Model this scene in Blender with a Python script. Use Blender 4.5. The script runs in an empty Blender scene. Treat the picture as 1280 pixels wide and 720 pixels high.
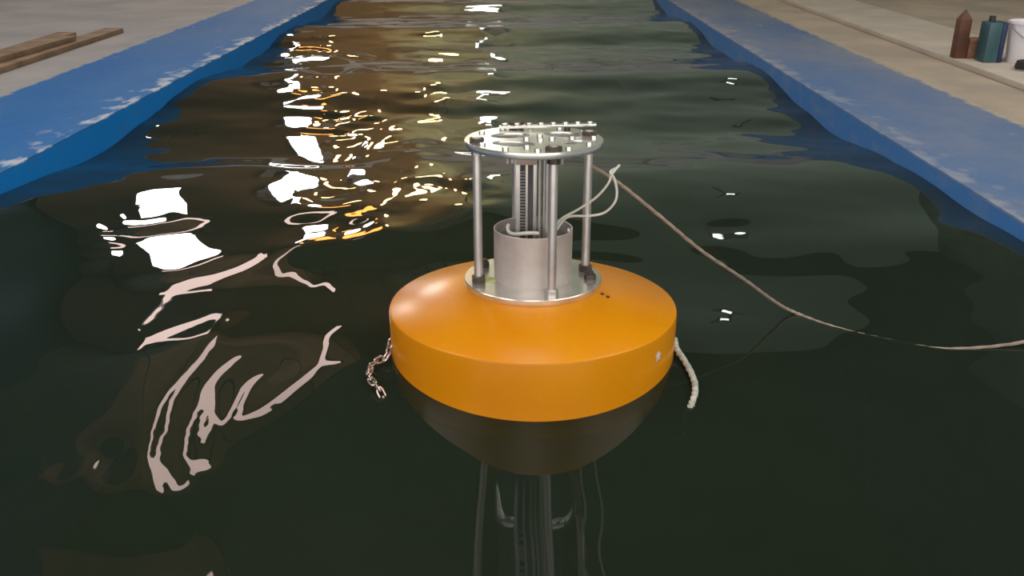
import bpy, bmesh, math, random
import numpy as np
from mathutils import Vector, Matrix

random.seed(7)
PI = math.pi
sc = bpy.context.scene
COL = sc.collection

# ------------------------------------------------------------------ camera
FPX, PITCH, CAM_H = 1140.7, 0.3999, 0.878
cam_d = bpy.data.cameras.new('camera')
cam_d.sensor_width = 36.0
cam_d.lens = 36.0 * FPX / 1280.0
cam_d.clip_start = 0.02
cam_d.clip_end = 200
cam = bpy.data.objects.new('camera', cam_d)
cam.location = (0, 0, CAM_H)
cam.rotation_euler = (PI / 2 - PITCH, 0, 0)
COL.objects.link(cam)
sc.camera = cam

# ------------------------------------------------------------------ world, exposure
w = bpy.data.worlds.new('world')
sc.world = w
w.use_nodes = True
w.node_tree.nodes['Background'].inputs[0].default_value = (0.75, 0.72, 0.68, 1)
w.node_tree.nodes['Background'].inputs[1].default_value = 2.7
sc.view_settings.view_transform = 'Standard'
sc.view_settings.look = 'None'
sc.view_settings.gamma = 1
sc.view_settings.use_curve_mapping = False
sc.view_settings.exposure = 0.0

FILL_L = 4.2        # glow of the unseen fill panels added above the tank
WINDOW_L = 26.0          # daylight windows in the far gable
WARM_L = 22.0            # warm hanging lamps
TUBE_L = 7.5             # fluorescent fitting

# ------------------------------------------------------------------ material helpers
def mat(name, col, rough=0.6, metal=0.0, var=0.0, scale=8.0, bump=0.0, col2=None, coat=0.0, spec=0.5):
    m = bpy.data.materials.new(name)
    m.use_nodes = True
    nt = m.node_tree
    b = nt.nodes['Principled BSDF']
    b.inputs['Base Color'].default_value = (*col, 1)
    b.inputs['Roughness'].default_value = rough
    b.inputs['Metallic'].default_value = metal
    b.inputs['Specular IOR Level'].default_value = spec
    if coat:
        b.inputs['Coat Weight'].default_value = coat
        b.inputs['Coat Roughness'].default_value = 0.08
    if var or col2 or bump:
        tc = nt.nodes.new('ShaderNodeTexCoord')
        n = nt.nodes.new('ShaderNodeTexNoise')
        n.inputs['Scale'].default_value = scale
        n.inputs['Detail'].default_value = 6
        nt.links.new(tc.outputs['Object'], n.inputs['Vector'])
        r = nt.nodes.new('ShaderNodeValToRGB')
        c2 = col2 or tuple(max(0, c * (1 - var)) for c in col)
        c1 = col if col2 else tuple(min(1, c * (1 + var)) for c in col)
        r.color_ramp.elements[0].color = (*c2, 1)
        r.color_ramp.elements[1].color = (*c1, 1)
        r.color_ramp.elements[0].position = 0.35
        r.color_ramp.elements[1].position = 0.65
        nt.links.new(n.outputs['Fac'], r.inputs['Fac'])
        nt.links.new(r.outputs['Color'], b.inputs['Base Color'])
        if bump:
            bp = nt.nodes.new('ShaderNodeBump')
            bp.inputs['Strength'].default_value = bump
            bp.inputs['Distance'].default_value = 0.01
            nt.links.new(n.outputs['Fac'], bp.inputs['Height'])
            nt.links.new(bp.outputs['Normal'], b.inputs['Normal'])
    return m

def emit(name, col, strength):
    m = bpy.data.materials.new(name)
    m.use_nodes = True
    nt = m.node_tree
    nt.nodes.remove(nt.nodes['Principled BSDF'])
    e = nt.nodes.new('ShaderNodeEmission')
    e.inputs[0].default_value = (*col, 1)
    e.inputs[1].default_value = strength
    nt.links.new(e.outputs[0], nt.nodes['Material Output'].inputs[0])
    return m

def paint_mat(name, blue, faded, bare, edge_x, outer_x, side, fade_amt, face, chipc, chip_amt):
    """Painted concrete: blue paint, faded patches, chipped inner edge, ragged outer paint edge.
    side = +1 when the tank lies at larger x than the wall (left wall)."""
    m = bpy.data.materials.new(name)
    m.use_nodes = True
    nt = m.node_tree
    N, L = nt.nodes, nt.links
    b = N['Principled BSDF']
    b.inputs['Roughness'].default_value = 0.7
    b.inputs['Specular IOR Level'].default_value = 0.15
    geo = N.new('ShaderNodeNewGeometry')
    sep = N.new('ShaderNodeSeparateXYZ')
    L.new(geo.outputs['Position'], sep.inputs[0])
    def noise(scale, detail=5, stretch=(1, 1, 1)):
        mp = N.new('ShaderNodeMapping'); mp.inputs['Scale'].default_value = stretch
        L.new(geo.outputs['Position'], mp.inputs[0])
        n = N.new('ShaderNodeTexNoise'); n.inputs['Scale'].default_value = scale; n.inputs['Detail'].default_value = detail
        L.new(mp.outputs[0], n.inputs['Vector'])
        return n.outputs['Fac']
    def math_(op, a, bb=None, clamp=False):
        n = N.new('ShaderNodeMath'); n.operation = op; n.use_clamp = clamp
        for i, v in enumerate((a, bb)):
            if v is None: continue
            if isinstance(v, (int, float)): n.inputs[i].default_value = v
            else: L.new(v, n.inputs[i])
        return n.outputs[0]
    def ramp(fac, p0, p1):
        n = N.new('ShaderNodeMapRange'); n.inputs[1].default_value = p0; n.inputs[2].default_value = p1
        L.new(fac, n.inputs[0]); return n.outputs[0]
    def mix(fac, c1, c2):
        n = N.new('ShaderNodeMix'); n.data_type = 'RGBA'
        L.new(fac, n.inputs[0])
        for i, c in ((6, c1), (7, c2)):
            if isinstance(c, tuple): n.inputs[i].default_value = (*c, 1)
            else: L.new(c, n.inputs[i])
        return n.outputs[2]
    # distance from the inner (water side) edge, outwards
    d = math_('MULTIPLY', math_('SUBTRACT', edge_x, sep.outputs[0]), float(side))
    dout = math_('MULTIPLY', math_('SUBTRACT', sep.outputs[0], outer_x), float(side))
    fade = math_('MULTIPLY', ramp(noise(1.7, 6, (1, .5, 1)), 0.35, 0.7), fade_amt)
    c = mix(fade, blue, faded)
    c = mix(math_('MULTIPLY', ramp(noise(14), 0.45, 0.8), 0.3), c, tuple(x * 0.75 for x in blue))
    # face less worn than the top, its blue brightened to offset weaker light there
    topness = ramp(sep.outputs[2], 0.078, 0.088)
    facec = mix(math_('MULTIPLY', ramp(noise(6, 6, (1, 1, 2)), 0.5, 0.75), 0.35), face, faded)
    c = mix(topness, facec, c)
    # worn, chipped strip along the inner edge of the top
    near = math_('MULTIPLY', ramp(d, 0.17, 0.03), topness)
    chip = ramp(math_('ADD', noise(15, 9, (1, .6, 1)), math_('MULTIPLY', near, 0.22)), 0.66, 0.80)
    chip = math_('MULTIPLY', math_('MULTIPLY', chip, near, True), chip_amt, True)
    c = mix(chip, c, chipc)
    # a few bare spots anywhere on the top
    spot = math_('MULTIPLY', ramp(noise(5, 4), 0.70, 0.76), topness, True)
    c = mix(spot, c, bare)
    # ragged outer paint edge
    oe = ramp(math_('ADD', dout, math_('MULTIPLY', math_('SUBTRACT', noise(11, 4), 0.5), 0.10)), 0.045, 0.02)
    c = mix(oe, c, bare)
    L.new(c, b.inputs['Base Color'])
    bp = N.new('ShaderNodeBump'); bp.inputs['Strength'].default_value = 0.35; bp.inputs['Distance'].default_value = 0.006
    L.new(math_('SUBTRACT', noise(30, 6), math_('MULTIPLY', chip, 1.0)), bp.inputs['Height'])
    L.new(bp.outputs['Normal'], b.inputs['Normal'])
    return m

# ------------------------------------------------------------------ mesh helpers
def link(name, me, m=None, parent=None):
    o = bpy.data.objects.new(name, me)
    COL.objects.link(o)
    if m is not None and me is not None:
        me.materials.append(m)
    if parent is not None:
        o.parent = parent
    return o

def fin(name, bm, m, parent=None, smooth=True, angle=40):
    me = bpy.data.meshes.new(name)
    bmesh.ops.recalc_face_normals(bm, faces=bm.faces[:])
    bm.to_mesh(me)
    bm.free()
    if smooth:
        for p in me.polygons: p.use_smooth = True
        me.set_sharp_from_angle(angle=math.radians(angle))
    return link(name, me, m, parent)

def add_box(bm, x0, x1, y0, y1, z0, z1, bevel=0.0):
    r = bmesh.ops.create_cube(bm, size=1)
    vs = r['verts']
    bmesh.ops.scale(bm, vec=(x1 - x0, y1 - y0, z1 - z0), verts=vs)
    bmesh.ops.translate(bm, vec=((x0 + x1) / 2, (y0 + y1) / 2, (z0 + z1) / 2), verts=vs)
    if bevel:
        es = {e for v in vs for e in v.link_edges}
        bmesh.ops.bevel(bm, geom=list(es), offset=bevel, segments=2, affect='EDGES', profile=0.6)

def box(name, x0, x1, y0, y1, z0, z1, m, parent=None, bevel=0.0):
    bm = bmesh.new(); add_box(bm, x0, x1, y0, y1, z0, z1, bevel)
    return fin(name, bm, m, parent)

def add_lathe(bm, prof, seg=64, closed=False, c=(0, 0)):
    """prof: list of (r, z); r == 0 ends become poles."""
    rings = []
    for r, z in prof:
        if r < 1e-6:
            rings.append([bm.verts.new((c[0], c[1], z))])
        else:
            rings.append([bm.verts.new((c[0] + r * math.cos(2 * PI * k / seg), c[1] + r * math.sin(2 * PI * k / seg), z)) for k in range(seg)])
    pairs = list(zip(rings[:-1], rings[1:]))
    if closed: pairs.append((rings[-1], rings[0]))
    for a, b in pairs:
        for k in range(seg):
            k2 = (k + 1) % seg
            if len(a) == 1 and len(b) == 1: continue
            if len(a) == 1: bm.faces.new((a[0], b[k2], b[k]))
            elif len(b) == 1: bm.faces.new((a[k], a[k2], b[0]))
            else: bm.faces.new((a[k], a[k2], b[k2], b[k]))

def lathe(name, prof, m, parent=None, seg=64, closed=False, loc=(0, 0, 0), angle=40):
    bm = bmesh.new(); add_lathe(bm, prof, seg, closed)
    o = fin(name, bm, m, parent, angle=angle); o.location = loc
    return o

def smooth_path(pts, n=8):
    P = [Vector(p) for p in pts]
    P = [P[0] * 2 - P[1]] + P + [P[-1] * 2 - P[-2]]
    out = []
    for i in range(1, len(P) - 2):
        for k in range(n):
            t = k / n
            a, b, c, d = P[i - 1:i + 3]
            out.append(0.5 * ((2 * b) + (c - a) * t + (2 * a - 5 * b + 4 * c - d) * t * t + (3 * b - a - 3 * c + d) * t ** 3))
    out.append(P[-2])
    return out

def add_tube(bm, path, r, seg=8, twist=0.0):
    path = [Vector(p) for p in path]
    up = Vector((0, 0, 1)); prev = None; rings = []
    for i, p in enumerate(path):
        t = (path[min(i + 1, len(path) - 1)] - path[max(i - 1, 0)]).normalized()
        if prev is None:
            s = t.cross(up)
            if s.length < 1e-3: s = t.cross(Vector((1, 0, 0)))
            s.normalize()
        else:
            s = (prev - t * prev.dot(t)).normalized()
        prev = s
        u = s.cross(t)
        ring = []
        for k in range(seg):
            a = 2 * PI * k / seg + twist * i
            rr = r * (1 + (0.16 * math.cos(3 * (a - twist * i * 2)) if twist else 0))
            ring.append(bm.verts.new(p + (s * math.cos(a) + u * math.sin(a)) * rr))
        rings.append(ring)
    for a, b in zip(rings[:-1], rings[1:]):
        for k in range(seg):
            bm.faces.new((a[k], a[(k + 1) % seg], b[(k + 1) % seg], b[k]))
    bm.faces.new(rings[0][::-1]); bm.faces.new(rings[-1])

def tube(name, path, r, m, parent=None, seg=8, twist=0.0):
    bm = bmesh.new(); add_tube(bm, path, r, seg, twist)
    return fin(name, bm, m, parent)

def hexnut_mesh(name, rad, h, m, hole=0.0, bolt=0.0):
    bm = bmesh.new()
    add_lathe(bm, [(0, 0), (rad, 0), (rad, h * 0.85), (rad * 0.86, h), (0, h)], 6)
    if bolt:
        add_lathe(bm, [(bolt, h - 0.001), (bolt, h * 1.5), (bolt * 0.8, h * 1.6), (0, h * 1.6)], 12)
    me = bpy.data.meshes.new(name)
    bmesh.ops.recalc_face_normals(bm, faces=bm.faces[:])
    bm.to_mesh(me); bm.free()
    me.materials.append(m)
    return me

def tag(o, label=None, cat=None, group=None, kind=None):
    if label: o['label'] = label
    if cat: o['category'] = cat
    if group: o['group'] = group
    if kind: o['kind'] = kind
    return o

def empty(name, loc, label, cat, group=None):
    o = bpy.data.objects.new(name, None)
    o.empty_display_size = 0.1
    COL.objects.link(o); o.location = loc
    return tag(o, label, cat, group)

# ------------------------------------------------------------------ materials
M = {}
M['concrete'] = mat('bare_concrete', (0.46, 0.375, 0.29), 0.8, col2=(0.34, 0.285, 0.235), scale=2.2, bump=0.3)
M['concrete_grey'] = mat('grey_concrete', (0.36, 0.34, 0.34), 0.8, col2=(0.28, 0.27, 0.28), scale=2.2, bump=0.3)
M['concrete_pale'] = mat('pale_concrete', (0.55, 0.49, 0.42), 0.8, col2=(0.46, 0.40, 0.34), scale=4, bump=0.3)
M['paint_left'] = paint_mat('blue_paint_left', (0.014, 0.125, 0.39), (0.055, 0.175, 0.37), (0.34, 0.34, 0.36), -1.62, -2.28, 1, 0.75, (0.004, 0.18, 0.56), (0.52, 0.55, 0.60), 0.85)
M['paint_right'] = paint_mat('blue_paint_right', (0.10, 0.17, 0.32), (0.24, 0.25, 0.30), (0.42, 0.36, 0.30), 1.37, 1.98, -1, 1.0, (0.05, 0.18, 0.46), (0.42, 0.41, 0.42), 0.4)
M['paint_end'] = mat('blue_paint_end', (0.05, 0.18, 0.42), 0.55, var=0.25, scale=3)
M['tank_floor'] = mat('tank_floor', (0.03, 0.045, 0.04), 0.9, var=0.3, scale=2)
M['brown_wall'] = mat('brown_hall_wall', (0.30, 0.17, 0.10), 0.85, var=0.35, scale=0.5)
M['blue_dark'] = mat('dark_blue_hall_wall', (0.03, 0.055, 0.085), 0.85, var=0.3, scale=0.5)
M['boarding'] = mat('brown_boarding', (0.45, 0.29, 0.18), 0.85, var=0.25, scale=0.8)
M['dado'] = mat('pale_dado', (0.50, 0.53, 0.60), 0.7, var=0.15, scale=0.8)
M['dark_wall'] = mat('dark_hall_wall', (0.26, 0.34, 0.30), 0.85, var=0.3, scale=0.5)
def gable_mat():
    m = mat('gable_plaster', (0.3, 0.2, 0.1), 0.85)
    nt = m.node_tree; N, L = nt.nodes, nt.links
    geo = N.new('ShaderNodeNewGeometry'); sep = N.new('ShaderNodeSeparateXYZ'); L.new(geo.outputs['Position'], sep.inputs[0])
    n = N.new('ShaderNodeTexNoise'); n.inputs['Scale'].default_value = 0.6; n.inputs['Detail'].default_value = 4
    L.new(geo.outputs['Position'], n.inputs['Vector'])
    ma = N.new('ShaderNodeMath'); ma.operation = 'MULTIPLY_ADD'; ma.inputs[1].default_value = 5.0
    L.new(n.outputs['Fac'], ma.inputs[0]); L.new(sep.outputs[0], ma.inputs[2])
    mr = N.new('ShaderNodeMapRange'); mr.inputs[1].default_value = 0.6; mr.inputs[2].default_value = 2.6
    L.new(ma.outputs[0], mr.inputs[0])
    mx = N.new('ShaderNodeMix'); mx.data_type = 'RGBA'
    mx.inputs[6].default_value = (0.235, 0.18, 0.125, 1); mx.inputs[7].default_value = (0.58, 0.76, 0.70, 1)
    L.new(mr.outputs[0], mx.inputs[0]); L.new(mx.outputs[2], N['Principled BSDF'].inputs['Base Color'])
    return m
M['gable'] = gable_mat()
M['roof'] = mat('dark_hall_roof', (0.13, 0.15, 0.13), 0.85, var=0.3, scale=0.5)
M['yellow'] = mat('yellow_gloss_paint', (0.70, 0.265, 0.0006), 0.27, col2=(0.66, 0.225, 0.0006), scale=5, bump=0.04, spec=0.3)
M['alu'] = mat('brushed_aluminium', (0.62, 0.58, 0.55), 0.38, 0.75, var=0.08, scale=30)
M['alu_bright'] = mat('polished_aluminium', (0.80, 0.78, 0.74), 0.24, 0.85, var=0.08, scale=30)
M['steel_grey'] = mat('grey_steel', (0.34, 0.33, 0.33), 0.45, 0.6, var=0.1, scale=40)
M['canister'] = mat('galvanised_sheet', (0.60, 0.53, 0.50), 0.5, 0.45, var=0.10, scale=18)
M['nut_dark'] = mat('oxidised_nut', (0.085, 0.065, 0.055), 0.55, 0.4, var=0.3, scale=60)
M['bolt_bright'] = mat('bright_zinc', (0.85, 0.85, 0.83), 0.18, 0.9)
M['slot_dark'] = mat('slot_dark', (0.17, 0.165, 0.17), 0.6, 0.3)
M['wire_white'] = mat('white_wire', (0.74, 0.72, 0.66), 0.5)
M['rope_grey'] = mat('grey_braided_rope', (0.25, 0.19, 0.155), 0.8, col2=(0.31, 0.24, 0.19), scale=60)
M['ripple_pale'] = mat('pale_ripple', (0.46, 0.46, 0.42), 0.35, var=0.2, scale=60)
M['chain'] = mat('wet_chain_steel', (0.66, 0.54, 0.50), 0.18, 0.85, var=0.15, scale=40)
M['green_reflection'] = mat('pale_green_reflection', (0.46, 0.55, 0.20), 0.5, var=0.15, scale=40)
M['sticker'] = mat('pale_sticker', (0.72, 0.62, 0.75), 0.5)
M['speck'] = mat('dark_screw', (0.05, 0.035, 0.02), 0.5)

# ------------------------------------------------------------------ setting: tank and hall
XL, XR = -1.62, 1.37          # inner faces of the tank
OL, OR = -2.28, 1.98          # outer edge of the painted wall tops
ZT = 0.09                     # top of the tank wall above still water
Y0, Y1 = -2.2, 12.0           # tank length
tag(box('wall_left', OL, XL, Y0, Y1, -1.25, ZT, M['paint_left'], bevel=0.006), kind='structure')
tag(box('wall_right', XR, OR, Y0, Y1, -1.25, ZT, M['paint_right'], bevel=0.006), kind='structure')
tag(box('wall_back', OL, OR, Y1, Y1 + 0.4, -1.25, ZT, M['paint_end'], bevel=0.006), kind='structure')
tag(box('wall_front', OL, OR, Y0 - 0.4, Y0, -1.25, ZT, M['paint_end'], bevel=0.006), kind='structure')
tag(box('floor', -8.0, OL, -6, 15, -0.2, ZT - 0.004, M['concrete_grey']), kind='structure')
tag(box('floor', OR, 7.0, -6, 15, -0.2, ZT - 0.004, M['concrete']), kind='structure')
tag(box('floor', OL, OR, Y1 + 0.4, 15, -0.2, ZT - 0.004, M['concrete']), kind='structure')
tag(box('floor', OL, OR, -6, Y0 - 0.4, -0.2, ZT - 0.004, M['concrete']), kind='structure')
tag(box('floor', OL, OR, Y0 - 0.4, Y1 + 0.4, -1.4, -1.25, M['tank_floor']), kind='structure')
# hall shell: the far gable is brown on one side, dull green on the other
tag(box('wall_hall_gable', -8.0, 7.0, 15.0, 15.2, 0, 6.4, M['gable']), kind='structure')
tag(box('wall_hall_left', -8.2, -8.0, -6, 15.2, 0, 6.4, M['blue_dark']), kind='structure')
tag(box('wall_hall_right', 7.0, 7.2, -6, 15.2, 0, 6.4, M['dark_wall']), kind='structure')
tag(box('ceiling', -8.2, 7.2, -6, 15.2, 6.4, 6.6, M['roof']), kind='structure')

tag(box('trim_2', -5.6, -3.2, 9.0, 15.0, 6.33, 6.4, M['boarding']), kind='structure')
tag(box('trim_3', -8.0, 7.0, 14.93, 15.0, 0.08, 1.0, M['dado']), kind='structure')
# glowing fill panels added out of view above the near half of the tank
m_fill = emit('fill_panel_glow', (1.0, 0.95, 0.88), FILL_L)
def fill_panel(x, y, lx, ly, label):
    t = empty('fill_panel', (x, y, 6.4), label, 'fill_panel', 'added fill panels over the tank')
    box('diffuser', -lx / 2, lx / 2, -ly / 2, ly / 2, -0.06, -0.03, m_fill, t)
    bm = bmesh.new()
    for s in (-1, 1):
        add_box(bm, s * lx / 2 - 0.04, s * lx / 2 + 0.04, -ly / 2 - 0.04, ly / 2 + 0.04, -0.09, 0)
        add_box(bm, -lx / 2, lx / 2, s * ly / 2 - 0.04, s * ly / 2 + 0.04, -0.09, 0)
    fin('frame', bm, M['steel_grey'], t)
for x, ly, lb in ((-6.4, 7.0, 'far out on the left of the hall'), (-3.4, 6.6, 'over the blue left wall of the tank'), (0.0, 6.6, 'straight above the water of the tank'),
                  (3.4, 6.6, 'over the faded right wall of the tank'), (5.8, 7.0, 'far out on the right of the hall')):
    fill_panel(x, 1.2, 1.5, ly, 'long added fill panel ' + lb)

# lamps and windows that glint in the water, as upright rectangles: x, y, z, half width, half height
LAMPS = {
    'A': [(-3.55, 14.95, 2.75, 0.36, 0.50)],
    'D': [(-6.00, 14.95, 4.35, 0.50, 0.50)],
    'C': [(-0.40, 14.95, 2.45, 0.24, 0.34)],
    'B': [(-2.60, 13.6, 2.35, 0.20, 0.20), (-1.30, 14.2, 3.45, 0.20, 0.20), (-2.00, 14.0, 2.95, 0.20, 0.20), (-0.95, 13.4, 2.65, 0.20, 0.20)],
    'O': [(-2.85, 13.8, 3.55, 0.20, 0.20)],
    'E': [(-3.9, 10.0, 3.75, 0.55, 0.16)],
    'F': [(-3.05, 11.25, 5.2, 0.08, 2.8)],     # runs along the tank: x, y, z, half width, half length
    'W': [(3.7, 14.95, 4.5, 0.22, 0.16)],
}

# daylight windows of the far gable
m_win = emit('window_daylight', (1.0, 0.97, 0.92), WINDOW_L)
m_win2 = emit('window_daylight_dim', (0.93, 1.0, 0.88), WINDOW_L * 0.35)
def window(n, x, y, z, hx, hz, m):
    o = tag(box('window_%d' % n, x - hx, x + hx, 14.95, 15.0, z - hz, z + hz, m), kind='structure')
    bm = bmesh.new()
    for s in (-1, 1):
        add_box(bm, x + s * (hx + 0.03) - 0.03, x + s * (hx + 0.03) + 0.03, 14.92, 15.0, z - hz - 0.06, z + hz + 0.06)
        add_box(bm, x - hx, x + hx, 14.92, 15.0, z + s * (hz + 0.03) - 0.03, z + s * (hz + 0.03) + 0.03)
    fin('window_frame', bm, M['steel_grey'], o)
window(1, *LAMPS['A'][0], m_win)
window(2, *LAMPS['D'][0], m_win)
window(3, *LAMPS['C'][0], m_win2)
window(4, *LAMPS['W'][0], m_win2)

# warm globe lamps on cords
m_bulb = emit('warm_lamp', (1.0, 0.66, 0.28), WARM_L)
m_orange = emit('orange_lamp', (1.0, 0.36, 0.07), WARM_L * 0.6)
def hang_lamp(spec, m, label):
    x, y, z, r, _ = spec
    t = empty('hanging_lamp', (x, y, z), label, 'lamp', 'globe lamps at the end of the hall')
    lathe('globe', [(0, -r)] + [(r * math.cos(q), r * math.sin(q)) for q in np.linspace(-1.35, 1.2, 12)] + [(0, r * 0.95)], m, t, 24)
    lathe('cap', [(0.09, r * 0.9), (0.09, r * 0.98), (0.03, r + 0.1), (0, r + 0.1)], M['steel_grey'], t, 16)
    tube('cord', [(0, 0, r + 0.09), (0, 0, 6.4 - z)], 0.012, M['slot_dark'], t, 6)
for spec, lb in zip(LAMPS['B'], ('lowest warm yellow', 'highest warm yellow', 'middle warm yellow', 'rightmost warm yellow')):
    hang_lamp(spec, m_bulb, lb + ' globe lamp hanging at the brown end of the hall')
hang_lamp(LAMPS['O'][0], m_orange, 'deep orange globe lamp hanging at the brown end of the hall')

# fluorescent fittings with pinkish diffusers
m_tube = emit('fluorescent_diffuser', (1.0, 0.74, 0.66), TUBE_L)
x, y, z, hx, hz = LAMPS['E'][0]
t = empty('box_lamp', (x, y, z), 'short upright box lamp with a pinkish diffuser over the left side', 'lamp')
box('diffuser', -hx, hx, -0.03, 0.0, -hz, hz, m_tube, t, 0.008)
box('housing', -hx - 0.02, hx + 0.02, 0.0, 0.1, -hz - 0.02, hz + 0.02, M['steel_grey'], t)
for s in (-1, 1): tube('hanger', [(s * 0.4, 0.05, hz), (s * 0.4, 0.05, 6.4 - z)], 0.012, M['slot_dark'], t, 6)
x, y, z, hx, hy = LAMPS['F'][0]
t = empty('batten_lamp', (x, y, z), 'long batten lamp with a pinkish diffuser running along the tank', 'lamp')
box('diffuser', -hx, hx, -hy, hy, 0.0, 0.05, m_tube, t, 0.01)
box('housing', -hx * 0.8, hx * 0.8, -hy - 0.02, hy + 0.02, 0.05, 0.12, M['steel_grey'], t)
for s in (-1, 1): tube('hanger', [(0, s * 1.8, 0.12), (0, s * 1.8, 6.4 - z)], 0.012, M['slot_dark'], t, 6)

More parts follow.
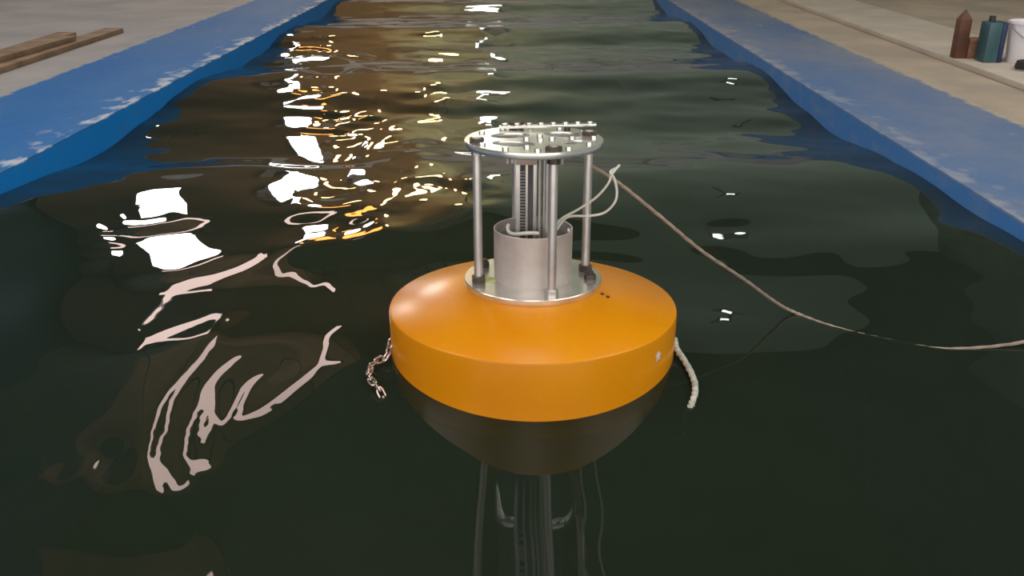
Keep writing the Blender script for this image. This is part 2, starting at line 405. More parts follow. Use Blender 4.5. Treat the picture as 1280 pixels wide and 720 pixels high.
# ------------------------------------------------------------------ water
# outlines of the glints on the water, in metres on the tank plan (x, y, x, y, ...)
GLINTS = {
    'A': [[-1.475,5.912,-1.408,5.885,-1.424,5.966,-1.492,5.99],
          [-1.329,5.651,-1.223,5.725,-1.082,5.681,-1.102,5.792,-1.243,5.825,-1.355,5.76],
          [-1.112,5.757,-1.158,5.466,-0.994,5.149,-1.022,5.312,-1.147,5.481,-1.087,5.64],
          [-1.174,5.045,-1.175,4.767,-1.078,4.65,-1.091,4.728,-1.163,4.785,-1.137,4.914],
          [-1.143,4.474,-1.091,4.508,-1.06,4.593,-1.085,4.674,-1.113,4.587,-1.163,4.551],
          [-0.937,4.486,-1.027,4.425,-1.084,4.324,-1.056,4.225,-0.961,4.203,-0.871,4.218,-0.881,4.271,-0.971,4.253,-1.063,4.275,-1.066,4.281,-1.012,4.373,-0.924,4.431],
          [-1.024,4.09,-0.912,4.108,-0.875,3.973,-0.923,3.885,-0.983,3.934],
          [-0.945,3.765,-0.827,3.78,-0.707,3.336,-0.749,3.29,-0.841,3.506],
          [-0.811,2.92,-0.789,3.006,-0.769,3.118,-0.669,3.056,-0.645,2.914,-0.697,2.882,-0.711,2.7,-0.746,2.771],
          [-0.622,2.664,-0.589,2.67,-0.596,2.7,-0.629,2.694],
          [-0.603,2.51,-0.537,2.531,-0.525,2.476,-0.585,2.442],
          [-0.585,2.43,-0.528,2.454,-0.525,2.403,-0.577,2.381],
          [-0.42,2.467,-0.395,2.503,-0.406,2.537,-0.431,2.5],
          [-0.469,2.411,-0.43,2.451,-0.439,2.482,-0.478,2.442],
          [-0.575,3.01,-0.579,3.199,-0.517,3.165,-0.489,3.019,-0.436,2.932,-0.564,2.935],
          [-0.581,3.291,-0.581,3.458,-0.574,3.647,-0.601,3.717,-0.609,3.536,-0.61,3.371],
          [-0.778,4.061,-0.65,4.067,-0.657,4.116,-0.786,4.11],
          [-0.7,3.783,-0.644,3.768,-0.652,3.822,-0.708,3.834]],
    'B': [[-1.072,5.872,-0.901,5.772,-0.918,5.905,-1.089,5.986],
          [-0.853,5.983,-0.767,5.828,-0.776,5.974,-0.86,6.107],
          [-0.589,6.012,-0.28,5.923,-0.284,6.015,-0.596,6.094],
          [-0.529,5.74,-0.333,5.773,-0.339,5.887,-0.539,5.855],
          [-0.829,5.031,-0.779,5.046,-0.847,4.87,-0.865,4.77,-0.846,4.698,-0.827,4.779,-0.752,4.944,-0.853,5.207],
          [-0.879,4.823,-0.812,4.823,-0.775,4.638,-0.837,4.601],
          [-0.815,4.522,-0.739,4.436,-0.742,4.491,-0.82,4.583],
          [-0.829,4.166,-0.751,4.156,-0.667,4.134,-0.675,4.196,-0.759,4.218,-0.839,4.227],
          [-0.566,4.027,-0.676,4.024,-0.756,4.009,-0.768,3.948,-0.728,3.864,-0.65,3.851,-0.552,3.866,-0.558,3.912,-0.657,3.897,-0.733,3.909,-0.757,3.954,-0.747,3.966,-0.669,3.981,-0.56,3.984],
          [-0.544,3.899,-0.513,3.848,-0.512,3.905,-0.542,3.957],
          [-0.492,3.824,-0.456,3.836,-0.463,3.89,-0.5,3.878],
          [-0.568,3.667,-0.507,3.697,-0.515,3.753,-0.578,3.726],
          [-0.548,3.556,-0.46,3.487,-0.467,3.559,-0.556,3.626],
          [-0.513,3.36,-0.431,3.357,-0.443,3.458,-0.527,3.461],
          [-0.421,3.49,-0.38,3.522,-0.389,3.586,-0.43,3.556],
          [-0.433,3.323,-0.407,3.389,-0.371,3.303,-0.343,3.14,-0.365,3.111,-0.412,3.174],
          [-0.481,3.268,-0.442,3.025,-0.424,3.036,-0.462,3.28],
          [-0.406,2.99,-0.379,2.99,-0.343,2.854,-0.351,2.742,-0.378,2.766],
          [-0.467,3.062,-0.421,3.005,-0.427,3.085,-0.474,3.145],
          [-0.296,2.939,-0.253,2.939,-0.229,2.86,-0.254,2.813],
          [-0.336,2.763,-0.304,2.789,-0.273,2.819,-0.28,2.866,-0.311,2.836,-0.344,2.807],
          [-0.32,2.661,-0.289,2.691,-0.26,2.739,-0.269,2.778,-0.296,2.727,-0.327,2.697],
          [-0.3,3.163,-0.281,3.074,-0.272,3.112,-0.291,3.206],
          [-0.254,3.08,-0.216,3.011,-0.214,3.086,-0.253,3.163],
          [-0.329,3.335,-0.305,3.332,-0.311,3.401,-0.336,3.401],
          [-0.399,2.637,-0.339,2.64,-0.343,2.673,-0.404,2.673],
          [-0.388,2.604,-0.374,2.534,-0.36,2.479,-0.348,2.491,-0.361,2.543,-0.375,2.613]],
    'E': [[-0.731,4.583,-0.637,4.57,-0.542,4.573,-0.546,4.613,-0.642,4.61,-0.737,4.625],
          [-0.723,4.446,-0.537,4.454,-0.541,4.491,-0.728,4.482],
          [-0.822,1.82,-0.819,1.878,-0.816,1.943,-0.82,2.014,-0.811,2.032,-0.787,2.058,-0.744,2.106,-0.763,2.154,-0.816,2.124,-0.842,2.088,-0.841,2.038,-0.831,1.961,-0.832,1.896,-0.829,1.829],
          [-0.744,2.109,-0.719,2.145,-0.689,2.172,-0.663,2.214,-0.648,2.259,-0.663,2.29,-0.682,2.253,-0.706,2.211,-0.733,2.178,-0.762,2.151],
          [-0.782,1.702,-0.774,1.755,-0.749,1.787,-0.723,1.826,-0.7,1.858,-0.678,1.884,-0.65,1.887,-0.662,1.925,-0.69,1.917,-0.713,1.887,-0.738,1.858,-0.77,1.828,-0.794,1.785,-0.789,1.711]],
    'O': [[-0.599,2.783,-0.573,2.821,-0.54,2.851,-0.557,2.929,-0.591,2.894,-0.617,2.851],
          [-0.219,2.875,-0.149,2.872,-0.152,2.933,-0.223,2.933],
          [-0.447,2.622,-0.398,2.634,-0.406,2.679,-0.455,2.664],
          [-0.581,2.326,-0.548,2.357,-0.495,2.39,-0.502,2.418,-0.557,2.384,-0.59,2.351],
          [-0.466,2.387,-0.413,2.405,-0.362,2.451,-0.37,2.485,-0.42,2.439,-0.473,2.421],
          [-0.495,2.58,-0.457,2.562,-0.46,2.601,-0.499,2.619]],
    'C': [[-0.137,5.911,-0.092,5.744,-0.031,5.577,-0.027,5.777,-0.088,5.899,-0.13,6.027],
          [-0.183,4.545,-0.099,4.535,-0.008,4.522,-0.008,4.574,-0.1,4.587,-0.184,4.6],
          [-0.142,4.51,-0.173,4.403,-0.12,4.35,-0.118,4.403,-0.16,4.428,-0.132,4.461],
          [-0.158,4.074,-0.068,4.074,-0.069,4.138,-0.16,4.135],
          [-0.123,4.089,-0.153,4.01,-0.144,3.968,-0.114,4.047],
          [-0.084,2.959,-0.066,2.863,-0.054,2.895,-0.072,3],
          [-0.049,2.919,-0.057,2.763,-0.044,2.751,-0.036,2.904],
          [-0.094,2.64,-0.047,2.685,-0.052,2.736,-0.101,2.688]],
    'D': [[-1.192,2.788,-1.162,2.838,-1.11,2.849,-1.075,2.87,-1.065,2.794,-1.004,2.688,-0.965,2.583,-1.022,2.619,-1.053,2.577,-1.092,2.559,-1.137,2.649],
          [-1.126,2.501,-1.065,2.507,-1.01,2.532,-1.026,2.571,-1.08,2.544,-1.14,2.538],
          [-1.192,2.477,-1.152,2.449,-1.159,2.48,-1.201,2.511],
          [-1.135,2.389,-1.1,2.379,-1.109,2.407,-1.144,2.416],
          [-1.062,2.266,-1.04,2.281,-1.059,2.321,-1.081,2.306],
          [-1.168,2.589,-1.137,2.544,-1.135,2.559,-1.168,2.607],
          [-1.035,2.367,-1.021,2.422,-0.986,2.437,-0.949,2.449,-0.917,2.455,-0.869,2.388,-0.825,2.33,-0.779,2.305,-0.788,2.269,-0.824,2.232,-0.853,2.175,-0.888,2.169,-0.93,2.199,-0.971,2.293]],
    'F': [[-0.665,1.925,-0.652,1.858,-0.65,1.799,-0.652,1.749,-0.654,1.693,-0.658,1.646,-0.65,1.637,-0.644,1.682,-0.64,1.735,-0.637,1.782,-0.635,1.843,-0.649,1.916],
          [-0.658,1.646,-0.663,1.607,-0.667,1.569,-0.67,1.533,-0.664,1.49,-0.642,1.481,-0.654,1.523,-0.656,1.559,-0.654,1.595,-0.65,1.637],
          [-0.662,1.49,-0.648,1.441,-0.641,1.408,-0.64,1.378,-0.64,1.351,-0.625,1.344,-0.629,1.372,-0.634,1.405,-0.638,1.436,-0.645,1.484],
          [-0.636,1.341,-0.619,1.305,-0.596,1.271,-0.574,1.247,-0.558,1.229,-0.551,1.235,-0.558,1.262,-0.578,1.299,-0.603,1.326,-0.628,1.351],
          [-0.572,1.725,-0.59,1.693,-0.603,1.652,-0.606,1.604,-0.605,1.559,-0.597,1.508,-0.587,1.451,-0.578,1.402,-0.572,1.362,-0.562,1.359,-0.57,1.399,-0.579,1.448,-0.587,1.502,-0.594,1.55,-0.595,1.592,-0.59,1.634,-0.576,1.669,-0.564,1.711],
          [-0.569,1.35,-0.55,1.314,-0.528,1.305,-0.512,1.305,-0.514,1.317,-0.531,1.326,-0.547,1.335,-0.564,1.354],
          [-0.508,1.314,-0.515,1.353,-0.526,1.405,-0.542,1.451,-0.56,1.499,-0.58,1.55,-0.597,1.581,-0.61,1.565,-0.594,1.535,-0.57,1.493,-0.548,1.448,-0.533,1.405,-0.523,1.356,-0.517,1.317],
          [-0.528,1.451,-0.523,1.487,-0.519,1.523,-0.52,1.574,-0.514,1.604,-0.525,1.619,-0.53,1.584,-0.533,1.535,-0.535,1.496,-0.533,1.457],
          [-0.514,1.601,-0.498,1.631,-0.478,1.664,-0.483,1.675,-0.508,1.652,-0.526,1.622],
          [-0.562,1.669,-0.547,1.687,-0.527,1.711,-0.529,1.717,-0.553,1.702,-0.566,1.678],
          [-0.724,1.317,-0.719,1.332,-0.709,1.341,-0.695,1.314,-0.695,1.287,-0.712,1.278],
          [-0.782,1.302,-0.766,1.28,-0.761,1.259,-0.776,1.277]],
    'W': [[0.565,2.427,0.578,2.39,0.596,2.424,0.584,2.464],
          [0.635,2.442,0.663,2.442,0.667,2.464,0.64,2.464],
          [0.639,2.436,0.641,2.385,0.652,2.399,0.65,2.448]],
}

def base_waves(X, Y):
    """still level 0: long-crested tank waves, shorter chop, fine cross ripples"""
    t = np.clip((Y - 1.8) / 1.0, 0, 1)
    h = 0.030 * t * t * (3 - 2 * t) * np.cos(2 * PI * (Y - 2.75 - 0.12 * X) / 2.15)
    h = h + (0.010 + 0.016 * np.exp(-((X - 0.04) / 0.6) ** 2)) * np.sin(2 * PI * (Y - 1.47) / 1.25) * np.exp(-((Y - 1.3) / 0.5) ** 2)
    r = np.hypot(X - 0.0433, Y - 1.7531) + 1e-6; d = np.maximum(0, r - 0.29)
    q = np.clip((-(Y - 1.7531) / r - 0.2) / 0.6, 0, 1)      # water piled up against the near side of the float
    h = h - 0.014 * q * q * (3 - 2 * q) * (1 - np.exp(-d / 0.09)) * np.exp(-(d / 0.5) ** 2)
    q = np.clip((X - 0.45) / 0.9, 0, 1)
    h = h + 0.045 * q * q * (3 - 2 * q) * np.exp(-((Y - 2.2) / 0.38) ** 2)
    far = np.clip((Y - 1.6) / 2.0, 0.25, 1)
    rng = np.random.default_rng(11)
    for lam, A, ang, ph in [(0.95, 0.0040, -6, 0.4), (0.62, 0.0026, 7, 2.0), (0.43, 0.0014, -13, 3.1)]:
        k = 2 * PI / lam; a = math.radians(ang)
        h = h + far * A * np.sin(k * (Y * math.cos(a) + X * math.sin(a)) + ph)
    for i in range(36):
        lam = 0.16 * (0.62 / 0.16) ** rng.random()
        a = rng.normal(0, 0.7); ph = rng.random() * 2 * PI
        k = 2 * PI / lam
        h = h + far * (0.006 * lam / (2 * PI)) * np.sin(k * (Y * math.cos(a) + X * math.sin(a)) + ph)
    return h

def inside(poly, X, Y):
    r = np.zeros(X.shape, bool)
    n = len(poly) // 2
    for i in range(n):
        x0, y0 = poly[2 * i], poly[2 * i + 1]
        j = (i + 1) % n
        x1, y1 = poly[2 * j], poly[2 * j + 1]
        if y0 == y1: continue
        r ^= ((y0 > Y) != (y1 > Y)) & (X < (x1 - x0) * (Y - y0) / (y1 - y0) + x0)
    return r

def ripple_field(surface, x0, x1, y0, y1, step, n_it, names, blur, width):
    """corrects a wave surface so that its facets catch the hall's lamps along the glint shapes and nowhere else"""
    gx = np.arange(x0, x1, step); gy = np.arange(y0, y1, step)
    X, Y = np.meshgrid(gx, gy)
    B = surface(X, Y)
    Bx = np.gradient(B, step, axis=1); By = np.gradient(B, step, axis=0)
    G = np.full(X.shape, -1, np.int8)
    for gi, g in enumerate(names):
        for poly in GLINTS.get(g, []):
            i0 = max(0, int((min(poly[0::2]) - gx[0]) / step) - 1); i1 = int((max(poly[0::2]) - gx[0]) / step) + 2
            j0 = max(0, int((min(poly[1::2]) - gy[0]) / step) - 1); j1 = int((max(poly[1::2]) - gy[0]) / step) + 2
            m = inside(poly, X[j0:j1, i0:i1], Y[j0:j1, i0:i1])
            G[j0:j1, i0:i1][m] = gi
    ky = 2 * PI * np.fft.fftfreq(len(gy), step)[:, None]; kx = 2 * PI * np.fft.rfftfreq(len(gx), step)[None, :]
    K2 = kx ** 2 + ky ** 2; K2[0, 0] = 1
    lp = np.exp(-K2 * (blur ** 2))
    lp *= K2 / (K2 + (2 * PI / 6.0) ** 2)
    lp[0, 0] = 0
    c = np.zeros_like(B); cx = np.zeros_like(B); cy = np.zeros_like(B)
    edge = np.clip(np.minimum(np.minimum(X - x0, x1 - X), np.minimum(Y - y0, y1 - Y)) / width, 0, 1)
    live = edge > 0.5
    for it in range(n_it):
        P = (X, Y, B + c)
        sx = Bx + cx; sy = By + cy
        vx, vy, vz = X, Y, P[2] - CAM_H
        vl = np.sqrt(vx * vx + vy * vy + vz * vz); vx = vx / vl; vy = vy / vl; vz = vz / vl
        nl = 1 / np.sqrt(1 + sx * sx + sy * sy); nx, ny, nz = -sx * nl, -sy * nl, nl
        dn = 2 * (vx * nx + vy * ny + vz * nz)
        rx, ry, rz = vx - dn * nx, vy - dn * ny, vz - dn * nz
        ry = np.maximum(ry, 0.05)
        ax = np.zeros_like(B); ay = np.zeros_like(B)
        best = np.full(X.shape, 1e9)
        for gi, g in enumerate(names):
            on = G == gi
            for (lx, ly, lz, hx, hz) in LAMPS[g]:
                if g == 'F':
                    k = (lz - P[2]) / np.maximum(rz, 0.02)
                    hxp = X + rx * k - lx; hzp = Y + ry * k - ly
                else:
                    k = (ly - Y) / ry
                    hxp = X + rx * k - lx; hzp = P[2] + rz * k - lz
                # wanted hit point
                tx = np.clip(hxp, -0.7 * hx, 0.7 * hx); tz = np.clip(hzp, -0.6 * hz, 0.6 * hz)
                d = np.hypot(hxp - tx, hzp - tz)
                sel = on & (d < best)
                best = np.where(sel, d, best)
                out = (~on) & live & (np.abs(hxp) < hx * 1.15) & (np.abs(hzp) < hz * 1.3)
                ozx = np.where(hxp >= 0, 1, -1) * hx * 1.3; ozz = np.where(hzp >= 0, 1, -1) * hz * 1.6
                sidex = (hx * 1.3 - np.abs(hxp)) < (hz * 1.6 - np.abs(hzp))
                tx = np.where(out, np.where(sidex, ozx, hxp), tx); tz = np.where(out, np.where(sidex, hzp, ozz), tz)
                sel = sel | out
                q = np.nonzero(sel)
                if len(q[0]) == 0: continue
                Tx = tx[q] + lx - X[q]; Ty = ly - Y[q]; Tz = lz - P[2][q]
                if g == 'F': Ty = Ty + tz[q]
                else: Tz = Tz + tz[q]
                tl = 1 / np.sqrt(Tx * Tx + Ty * Ty + Tz * Tz)
                hx_ = Tx * tl - vx[q]; hy_ = Ty * tl - vy[q]; hz_ = Tz * tl - vz[q]
                ax[q] = -hx_ / hz_ - sx[q]; ay[q] = -hy_ / hz_ - sy[q]
        w = 1.7
        Fx = np.fft.rfft2((cx * 0.997 + w * ax) * edge); Fy = np.fft.rfft2((cy * 0.997 + w * ay) * edge)
        C = (-1j * kx * Fx - 1j * ky * Fy) / K2 * lp
        c = np.fft.irfft2(C, s=B.shape); cx = np.fft.irfft2(1j * kx * C, s=B.shape); cy = np.fft.irfft2(1j * ky * C, s=B.shape)
    return gx, gy, c * edge

def sample(gx, gy, c, X, Y):
    fx = np.clip((X - gx[0]) / (gx[1] - gx[0]), 0, len(gx) - 1.001); fy = np.clip((Y - gy[0]) / (gy[1] - gy[0]), 0, len(gy) - 1.001)
    i = fx.astype(int); j = fy.astype(int); fx = fx - i; fy = fy - j
    v = (c[j, i] * (1 - fx) + c[j, i + 1] * fx) * (1 - fy) + (c[j + 1, i] * (1 - fx) + c[j + 1, i + 1] * fx) * fy
    return np.where((X > gx[0]) & (X < gx[-1]) & (Y > gy[0]) & (Y < gy[-1]), v, 0.0)

def make_surface():
    far = [g for g in LAMPS if g not in 'EF']
    r1 = ripple_field(base_waves, -2.0, 1.75, 1.3, 7.3, 0.0088, 95, far, 0.0055, 0.35)
    s1 = lambda X, Y: base_waves(X, Y) + sample(*r1, X, Y)
    r2 = ripple_field(s1, -1.45, 0.45, 0.8, 2.75, 0.005, 220, list(LAMPS), 0.0035, 0.15)
    s2 = lambda X, Y: s1(X, Y) + sample(*r2, X, Y)
    r3 = ripple_field(s2, 0.1, 1.3, 1.55, 3.4, 0.007, 110, ['W'], 0.0045, 0.2)
    return lambda X, Y: s2(X, Y) + sample(*r3, X, Y)

def build_water():
    xs = np.concatenate([np.arange(XL + 0.001, -1.2, 0.008), np.arange(-1.2, 0.1, 0.005), np.linspace(0.1, XR - 0.001, 150)])
    ys = [-1.0]
    while ys[-1] < Y1 - 0.01:
        ys.append(ys[-1] + (0.03 if ys[-1] < 0.8 else 0.005 if ys[-1] < 2.6 else min(0.03, 0.006 + (ys[-1] - 2.6) * 0.003)))
    ys = np.minimum(np.array(ys), Y1 - 0.001)
    X, Y = np.meshgrid(xs, ys)
    Z = make_surface()(X, Y)
    ny, nx = X.shape
    V = np.stack([X, Y, Z], -1).reshape(-1, 3).astype(np.float32)
    idx = np.arange(nx * ny).reshape(ny, nx)
    F = np.stack([idx[:-1, :-1], idx[:-1, 1:], idx[1:, 1:], idx[1:, :-1]], -1).reshape(-1, 4).astype(np.int32)
    me = bpy.data.meshes.new('water')
    me.vertices.add(len(V)); me.vertices.foreach_set('co', V.ravel())
    me.loops.add(F.size); me.loops.foreach_set('vertex_index', F.ravel())
    me.polygons.add(len(F)); me.polygons.foreach_set('loop_start', np.arange(0, F.size, 4, dtype=np.int32))
    me.polygons.foreach_set('loop_total', np.full(len(F), 4, dtype=np.int32))
    me.polygons.foreach_set('use_smooth', np.ones(len(F), dtype=bool))
    me.update(calc_edges=True); me.validate()
    m = bpy.data.materials.new('murky_green_water')
    m.use_nodes = True
    nt = m.node_tree; N, L = nt.nodes, nt.links
    N.remove(N['Principled BSDF'])
    dif = N.new('ShaderNodeBsdfDiffuse'); dif.inputs[0].default_value = (0.016, 0.024, 0.015, 1)
    tr = N.new('ShaderNodeBsdfTransparent'); tr.inputs[0].default_value = (0.75, 0.82, 0.72, 1)
    mx = N.new('ShaderNodeMixShader'); mx.inputs[0].default_value = 0.22
    L.new(dif.outputs[0], mx.inputs[1]); L.new(tr.outputs[0], mx.inputs[2])
    fr = N.new('ShaderNodeFresnel'); fr.inputs['IOR'].default_value = 1.33
    gl = N.new('ShaderNodeBsdfGlossy'); gl.inputs['Roughness'].default_value = 0.008; gl.inputs[0].default_value = (1, 1, 1, 1)
    mf = N.new('ShaderNodeMixShader')
    L.new(fr.outputs[0], mf.inputs[0]); L.new(mx.outputs[0], mf.inputs[1]); L.new(gl.outputs[0], mf.inputs[2])
    L.new(mf.outputs[0], N['Material Output'].inputs[0])
    o = link('water', me, m)
    tag(o, 'dark green rippled water filling the wave tank', 'water', kind='stuff')
build_water()

# ------------------------------------------------------------------ the buoy
BX, BY, TILT = 0.0433, 1.7531, 0.0392
ZR, ZF, ZP, RF, RP, RR = 0.1029, 0.1617, 0.4499, 0.1422, 0.1367, 0.1167
buoy = empty('wave_buoy', (BX, BY, 0), 'yellow round wave buoy with an aluminium instrument frame floating in the tank', 'buoy')
buoy.rotation_euler = (-TILT, 0, 0)

flt = lathe('float_body', [(0, -0.065), (0.28, -0.065), (0.292, -0.062), (0.298, -0.052), (0.3, ZR - 0.006), (0.2985, ZR - 0.0015), (0.295, ZR + 0.0008),
                           (0.22, ZR + (ZF - 0.013 - ZR) * 0.46), (RF - 0.004, ZF - 0.012), (0.06, ZF - 0.012)], M['yellow'], buoy, 128, angle=30)
tag(flt, 'glossy orange-yellow float with a vertical rim and sloping top')
lathe('spar_tube', [(0, -1.1), (0.075, -1.1), (0.078, -1.09), (0.078, -0.06), (0, -0.06)], mat('spar_plastic', (0.5, 0.45, 0.42), 0.6), buoy, 40)
# marks on the float
st_a = math.radians(-37)
bm = bmesh.new()
vs = []
for k in range(10):
    rr = 0.011 if k % 2 == 0 else 0.0055
    vs.append((rr * math.cos(k * PI / 5 + PI / 2), rr * math.sin(k * PI / 5 + PI / 2)))
lo = [bm.verts.new((0, x, z)) for x, z in vs]; hi = [bm.verts.new((0.0012, x, z)) for x, z in vs]
bm.faces.new(lo[::-1]); bm.faces.new(hi)
for k in range(10): bm.faces.new((lo[k], lo[(k + 1) % 10], hi[(k + 1) % 10], hi[k]))
s = fin('star_sticker', bm, M['sticker'], flt, smooth=False)
s.location = (0.2995 * math.cos(st_a), 0.2995 * math.sin(st_a), 0.062); s.rotation_euler = (0, 0, st_a)
for ax, ay in ((0.139, -0.063), (0.150, -0.070)):
    r_ = math.hypot(ax, ay)
    zz = ZR + (ZF - 0.013 - ZR) * (0.3 - r_) / (0.3 - RF)
    lathe('screw', [(0, 0.003), (0.0035, 0.002), (0.004, -0.001), (0, -0.001)], M['speck'], flt, 8, loc=(ax, ay, zz))

# flange
fl = lathe('flange_ring', [(0.06, ZF - 0.013), (RF - 0.001, ZF - 0.013), (RF, ZF - 0.011), (RF, ZF - 0.0015), (RF - 0.0015, ZF), (0.06, ZF)], M['alu_bright'], buoy, 96, True)
nut_me = hexnut_mesh('flange_nut', 0.0125, 0.011, M['nut_dark'], bolt=0.007)
for q in (-8, 55, 108, 150):
    a = math.radians(q)
    o = link('flange_nut', nut_me, None, fl)
    o.location = (0.119 * math.cos(a), 0.119 * math.sin(a), ZF); o.rotation_euler = (0, 0, a)
tp = box('reflection_patch', -0.014, 0.014, -0.012, 0.012, 0, 0.0012, M['green_reflection'], fl)  # yellow-green reflection on the flange, painted as a thin patch
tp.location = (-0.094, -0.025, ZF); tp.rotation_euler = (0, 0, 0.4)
tag(tp, 'small painted patch of pale green reflection')

# canister
ZC = 0.268
can = lathe('canister', [(0.0805, ZF - 0.002), (0.0805, ZC - 0.001), (0.0795, ZC), (0.078, ZC - 0.001), (0.078, ZF + 0.02), (0, ZF + 0.02)], M['canister'], buoy, 72)
tag(can, 'open-topped grey metal cylinder around the shafts')
lathe('inner_disc', [(0.077, ZC - 0.03), (0.077, ZC - 0.024), (0.0, ZC - 0.024)], M['slot_dark'], can, 48)
b = box('rim_clip', -0.006, 0.006, -0.002, 0.004, -0.022, 0.004, M['bolt_bright'], can, 0.001)
b.location = (0.0775 * math.cos(-0.35), 0.0775 * math.sin(-0.35), ZC); b.rotation_euler = (0, 0, PI / 2 - 0.35)

# four frame rods with nuts at both plates
ROD_A = [math.radians(17 + 90 * k) for k in range(4)]
rod_nut = hexnut_mesh('rod_nut', 0.0155, 0.013, M['nut_dark'])
rod_nut_low = hexnut_mesh('rod_nut_low', 0.016, 0.008, M['nut_dark'])
rod_nut_bright = hexnut_mesh('rod_nut_bright', 0.0145, 0.014, M['alu'])
for a in ROD_A:
    x, y = RR * math.cos(a), RR * math.sin(a)
    r = lathe('frame_rod', [(0, ZF - 0.004), (0.0088, ZF - 0.004), (0.0088, ZP + 0.006), (0.008, ZP + 0.009), (0, ZP + 0.009)], M['alu'], buoy, 20, loc=(x, y, 0))
    for z in (ZF, ZP):
        n = link('rod_nut', rod_nut_bright if (z == ZF and y < -0.08) else rod_nut_low if (z == ZP and y < 0.08) else rod_nut, None, r); n.location = (0, 0, z); n.rotation_euler = (0, 0, a + 0.3)
    n = link('rod_nut', rod_nut if y < -0.08 else rod_nut_bright, None, r); n.location = (0, 0, ZP - 0.013 - 0.012)
    n.scale = (0.8, 0.8, 0.9)

# top plate with cut-outs
def plate_with_holes(name, R, holes, z0, z1, m, parent):
    cu = bpy.data.curves.new(name, 'CURVE'); cu.dimensions = '2D'; cu.fill_mode = 'BOTH'
    cu.extrude = (z1 - z0) / 2 - 0.0012; cu.bevel_depth = 0.0012; cu.bevel_resolution = 1; cu.offset = -0.0012
    def loop(cx, cy, rx, ry, rot, n):
        s = cu.splines.new('POLY'); s.points.add(n - 1); s.use_cyclic_u = True
        for k in range(n):
            a = 2 * PI * k / n
            px, py = rx * math.cos(a), ry * math.sin(a)
            s.points[k].co = (cx + px * math.cos(rot) - py * math.sin(rot), cy + px * math.sin(rot) + py * math.cos(rot), 0, 1)
    loop(0, 0, R, R, 0, 96)
    for hcx, hcy, hrx, hry, hr in holes: loop(hcx, hcy, hrx, hry, hr, 32)
    tmp = bpy.data.objects.new('tmp', cu); COL.objects.link(tmp)
    dg = bpy.context.evaluated_depsgraph_get()
    me = bpy.data.meshes.new_from_object(tmp.evaluated_get(dg))
    bpy.data.objects.remove(tmp); bpy.data.curves.remove(cu)
    me.name = name
    me.materials.clear()
    for p in me.polygons: p.use_smooth = True
    me.set_sharp_from_angle(angle=math.radians(30))
    o = link(name, me, m, parent); o.location = (0, 0, (z0 + z1) / 2)
    return o
ZU = ZP - 0.013
pl = plate_with_holes('top_plate', RP, [(-0.046, 0.030, 0.040, 0.026, 0.25), (0.060, 0.042, 0.040, 0.026, -0.25), (0.078, -0.036, 0.026, 0.018, 0.6), (-0.040, -0.050, 0.042, 0.024, -0.3)], ZU, ZP, M['alu_bright'], buoy)
tag(pl, 'round polished plate with oval cut-outs on top of the rods')
ZL = ZP - (ZU + ZP) / 2      # top face in plate coordinates
small_bolt = hexnut_mesh('plate_bolt', 0.0065, 0.0042, M['bolt_bright'])
for k in range(12):
    a = math.radians(32 + 30 * k)
    if min(abs((a - q + PI) % (2 * PI) - PI) for q in ROD_A) < 0.2: continue
    o = link('plate_bolt', small_bolt, None, pl); o.location = (0.118 * math.cos(a), 0.118 * math.sin(a), ZL)
for x, y in ((0.012, -0.02), (0.012, 0.02), (0.035, -0.005), (-0.015, -0.008), (-0.015, -0.085), (0.075, 0.0)):
    o = link('plate_bolt', small_bolt, None, pl); o.location = (x, y, ZL)
# flat bar along the back of the plate with its row of bolts
cb = box('cross_bar', -0.1, 0.1, -0.009, 0.009, 0, 0.005, M['alu_bright'], buoy, 0.0008)
cb.location = (0.030, 0.088, ZP + 0.006); cb.rotation_euler = (0, -0.035, -0.05)
for k in range(8):
    o = link('bar_bolt', small_bolt, None, cb); o.location = (-0.088 + k * 0.025, 0, 0.005)
lathe('bar_spacer', [(0, -0.012), (0.007, -0.012), (0.007, 0), (0, 0)], M['nut_dark'], cb, 12, loc=(-0.06, 0, 0.001))
lathe('bar_spacer', [(0, -0.012), (0.007, -0.012), (0.007, 0), (0, 0)], M['nut_dark'], cb, 12, loc=(0.04, 0, 0.001))
# short studs under the plate
for x, y, l in ((-0.052, -0.03, 0.03), (-0.043, -0.045, 0.026), (0.052, -0.075, 0.022), (0.02, -0.06, 0.012)):
    lathe('hanging_stud', [(0, ZU - l), (0.0032, ZU - l), (0.0032, ZU), (0, ZU)], M['alu'], buoy, 10, loc=(x, y, 0))

# central slotted guide column and shafts
gc = empty('guide_column', (0, 0, 0), None, None); gc.parent = buoy
ZB = ZC - 0.024
box('mount_block', -0.036, 0.006, -0.02, 0.02, ZU - 0.036, ZU, mat('pinkish_aluminium', (0.55, 0.44, 0.39), 0.45, 0.5), gc, 0.001)
for x0, x1 in ((-0.036, -0.027), (-0.0165, -0.0115), (-0.001, 0.006)):
    box('column_bar', x0, x1, -0.016, 0.016, ZB, ZU - 0.036, M['alu'], gc, 0.0008)
box('column_web', -0.028, 0.0, 0.002, 0.006, ZB, ZU - 0.036, M['slot_dark'], gc)
rack = None
for k in range(22):
    z = ZB + 0.008 + k * 0.0062
    if z > ZU - 0.042: break
    if rack is None:
        rack = box('rack_tooth', -0.0268, -0.0168, -0.004, 0.002, 0, 0.003, M['steel_grey'], gc)
        rack.location = (0, 0, z)
    else:
        o = rack.copy(); COL.objects.link(o); o.location = (0, 0, z)
for x, y, r in ((0.012, -0.012, 0.0038), (0.021, -0.004, 0.0038), (0.030, 0.010, 0.0052), (0.026, -0.03, 0.004)):
    lathe('guide_shaft', [(0, ZB), (r, ZB), (r, ZU), (0, ZU)], M['alu'], buoy, 14, loc=(x, y, 0))
gc.name = 'guide_column'

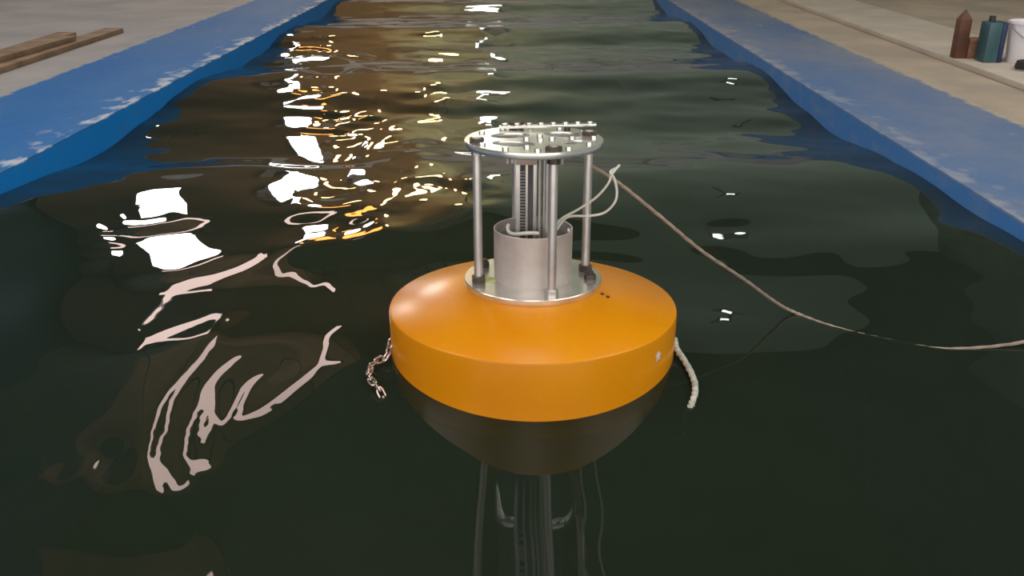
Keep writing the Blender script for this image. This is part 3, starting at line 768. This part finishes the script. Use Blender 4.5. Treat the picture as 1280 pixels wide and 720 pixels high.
# white signal wires (world points turned into buoy coordinates)
inv = (Matrix.Translation((BX, BY, 0)) @ Matrix.Rotation(-TILT, 4, 'X')).inverted()
def local(pts): return [inv @ Vector(p) for p in pts]
w1 = [(0.060, 1.765, 0.235), (0.078, 1.745, 0.253), (0.096, 1.735, 0.292), (0.13, 1.72, 0.319), (0.163, 1.7, 0.35), (0.184, 1.69, 0.38), (0.191, 1.69, 0.399), (0.205, 1.69, 0.418)]
w2 = [(0.065, 1.765, 0.235), (0.081, 1.745, 0.253), (0.109, 1.735, 0.297), (0.15, 1.71, 0.309), (0.18, 1.7, 0.319), (0.198, 1.69, 0.342), (0.202, 1.69, 0.364), (0.196, 1.69, 0.39), (0.188, 1.69, 0.404), (0.205, 1.73, 0.402)]
for wpts in (w1, w2):
    tube('signal_wire', smooth_path(local(wpts), 8), 0.0024, M['wire_white'], buoy, 8)
coil = [(-0.045 + 0.03 * 0, 0, 0)]
cw = [(0.046 * math.cos(a) - 0.006, 0.046 * math.sin(a) + 0.004, ZC - 0.004 + 0.004 * math.sin(3 * a)) for a in np.linspace(math.radians(165), math.radians(290), 14)]
tube('coiled_wire', smooth_path(cw, 4), 0.004, M['wire_white'], buoy, 8)

# ------------------------------------------------------------------ tether rope, ripple edge and chain
tether = [(0.155, 1.800, 0.390), (0.164, 1.800, 0.384), (0.218, 1.79, 0.352), (0.310, 1.79, 0.278), (0.402, 1.81, 0.198), (0.508, 1.85, 0.117),
          (0.594, 1.895, 0.045), (0.648, 1.912, 0.010), (0.714, 1.843, 0.006), (0.799, 1.782, 0.006), (0.914, 1.728, 0.008), (1.084, 1.733, 0.022), (1.26, 1.755, 0.065), (1.40, 1.775, 0.100), (1.60, 1.79, 0.097), (1.9, 1.85, 0.096)]
tag(tube('tether_rope', smooth_path(tether, 12), 0.0036, M['rope_grey'], None, 10, 0.35),
    'thin grey-brown rope running from the buoy frame across the water to the right wall', 'rope')
ripple_path = [(x_, y_, z_ + 0.013) for x_, y_, z_ in [(0.337, 1.706, 0.03), (0.341, 1.687, 0.014), (0.352, 1.642, 0.006), (0.356, 1.579, 0.004), (0.352, 1.539, 0.0), (0.342, 1.514, -0.014), (0.335, 1.516, -0.04), (0.337, 1.558, -0.12)]]  # pale tube standing in for a ripple edge beside the float
tag(tube('ripple_edge', smooth_path(ripple_path, 10), 0.006, M['ripple_pale'], None, 10, 0.3),
    'short pale tube standing in for a water ripple at the right edge of the yellow float', 'rope')
ch = empty('mooring_chain', (-0.25, 1.692, 0), 'shiny wet pinkish chain dangling into the water at the left edge of the yellow float', 'chain')
cp = smooth_path([(x_, y_, z_ + 0.013) for x_, y_, z_ in [(-0.25, 1.692, 0.03), (-0.253, 1.672, 0.018), (-0.257, 1.659, 0.01), (-0.268, 1.653, 0.008), (-0.279, 1.637, 0.008), (-0.283, 1.609, 0.007), (-0.276, 1.573, 0.006), (-0.265, 1.557, 0.003), (-0.254, 1.546, -0.006), (-0.244, 1.538, -0.03)]], 6)
bm = bmesh.new()
ring = [(0.0085 * math.cos(a) + (0.004 if math.cos(a) > 0 else -0.004), 0.0062 * math.sin(a), 0) for a in np.linspace(0, 2 * PI, 17)]
add_tube(bm, ring, 0.0022, 8)
link_o = fin('chain_link', bm, M['chain'], ch)
acc, last, k = 0.0, cp[0], 0
for i in range(1, len(cp)):
    acc += (cp[i] - last).length; last = cp[i]
    if acc > 0.0155 or i == 1:
        acc = 0.0
        o = link_o if k == 0 else link_o.copy()
        if k: COL.objects.link(o)
        d = (cp[min(i + 1, len(cp) - 1)] - cp[i - 1]).normalized()
        o.location = cp[i] - Vector((-0.25, 1.692, 0))
        o.rotation_mode = 'QUATERNION'
        o.rotation_quaternion = d.to_track_quat('X', 'Z') @ Matrix.Rotation(PI / 2 * (k % 2) + 0.4, 3, 'X').to_quaternion()
        k += 1

# ------------------------------------------------------------------ things lying at the tank side
zf = ZT - 0.004
tag(box('trim_1', 2.33, 2.9, 2.5, 9.0, zf, zf + 0.03, M['concrete_pale'], None, 0.006), kind='structure')
zk = zf + 0.03
M['wood_dark'] = mat('dark_wood', (0.10, 0.035, 0.018), 0.6, var=0.3, scale=12)
M['brick'] = mat('brown_block', (0.23, 0.115, 0.07), 0.8, var=0.25, scale=20)
M['teal'] = mat('teal_plastic', (0.04, 0.10, 0.12), 0.4, var=0.15, scale=10)
M['navy'] = mat('navy_plastic', (0.02, 0.03, 0.10), 0.4)
M['white_plastic'] = mat('white_plastic', (0.85, 0.80, 0.85), 0.35)
M['black_rubber'] = mat('black_rubber', (0.02, 0.02, 0.02), 0.6)
M['plank'] = mat('weathered_plank', (0.30, 0.19, 0.12), 0.8, col2=(0.16, 0.10, 0.06), scale=6)

t = empty('wooden_stake', (2.37, 4.95, zk), 'short dark brown wooden stake standing on the pale kerb at the far right', 'stake')
bm = bmesh.new(); add_box(bm, -0.03, 0.03, -0.03, 0.03, 0, 0.2, 0.004); fin('shaft', bm, M['wood_dark'], t)
bm = bmesh.new()
lo = [bm.verts.new((sx * 0.028, sy * 0.028, 0.2)) for sx, sy in ((-1, -1), (1, -1), (1, 1), (-1, 1))]; tipv = bm.verts.new((0, 0, 0.25))
for k in range(4): bm.faces.new((lo[k], lo[(k + 1) % 4], tipv))
fin('point', bm, M['wood_dark'], t)
bk = empty('brown_block', (2.46, 4.96, zk), 'low brown block beside the dark wooden stake', 'block')
box('body', -0.055, 0.055, -0.04, 0.06, 0, 0.075, M['brick'], bk, 0.004)
box('lip', -0.05, 0.05, -0.03, 0.05, 0.075, 0.10, M['brick'], bk, 0.003)
cn = empty('fluid_can', (2.475, 4.83, zk), 'dark teal plastic can with a navy side beside the white bucket', 'can')
box('body', -0.05, 0.02, -0.05, 0.05, 0, 0.2, M['teal'], cn, 0.008)
box('side_panel', 0.02, 0.045, -0.05, 0.05, 0, 0.2, M['navy'], cn, 0.006)
lathe('cap', [(0.016, 0.2), (0.016, 0.225), (0.014, 0.228), (0, 0.228)], M['black_rubber'], cn, 20, loc=(-0.02, 0, 0))
bu = empty('bucket', (2.635, 4.80, zk), 'white plastic bucket on the kerb at the far right edge', 'bucket')
lathe('body', [(0, 0), (0.075, 0), (0.078, 0.004), (0.095, 0.2), (0.092, 0.2), (0.073, 0.01), (0, 0.01)], M['white_plastic'], bu, 48)
lathe('rim', [(0.093, 0.195), (0.101, 0.195), (0.101, 0.207), (0.093, 0.207)], M['white_plastic'], bu, 48, True)
tube('bail_handle', [(0.1 * math.cos(q), -0.02 - 0.1 * math.sin(q) * 0.9, 0.19 - 0.07 * math.sin(q)) for q in np.linspace(0, PI, 16)], 0.003, M['steel_grey'], bu)
bm = bmesh.new()
hp = [(0.07 * math.cos(q) * (1 + 0.05 * math.sin(q * 0.7)), 0.05 * math.sin(q), 0.012 + q * 0.0016) for q in np.linspace(0, 6 * PI, 90)]
add_tube(bm, hp, 0.011, 8)
o = fin('hose_coil', bm, M['black_rubber']); o.location = (2.56, 4.56, zk)
tag(o, 'small coil of black hose in front of the white bucket', 'hose')
for k, (x, y0, y1, rz) in enumerate(((-2.62, 3.4, 6.2, 0.0), (-2.80, 3.2, 6.0, 0.03), (-2.7, 3.6, 5.6, -0.04))):
    bm = bmesh.new(); add_box(bm, -0.06, 0.06, -(y1 - y0) / 2, (y1 - y0) / 2, 0, 0.03, 0.003)
    o = fin('plank', bm, M['plank']); o.location = (x, (y0 + y1) / 2, zf + (0.03 if k == 2 else 0)); o.rotation_euler = (0, 0, rz)
    tag(o, ('brown plank lying nearest the blue left wall, under another', 'brown plank lying farther from the blue left wall, under another', 'brown plank lying on top of two others beside the left wall')[k], 'plank', 'planks beside the left wall')
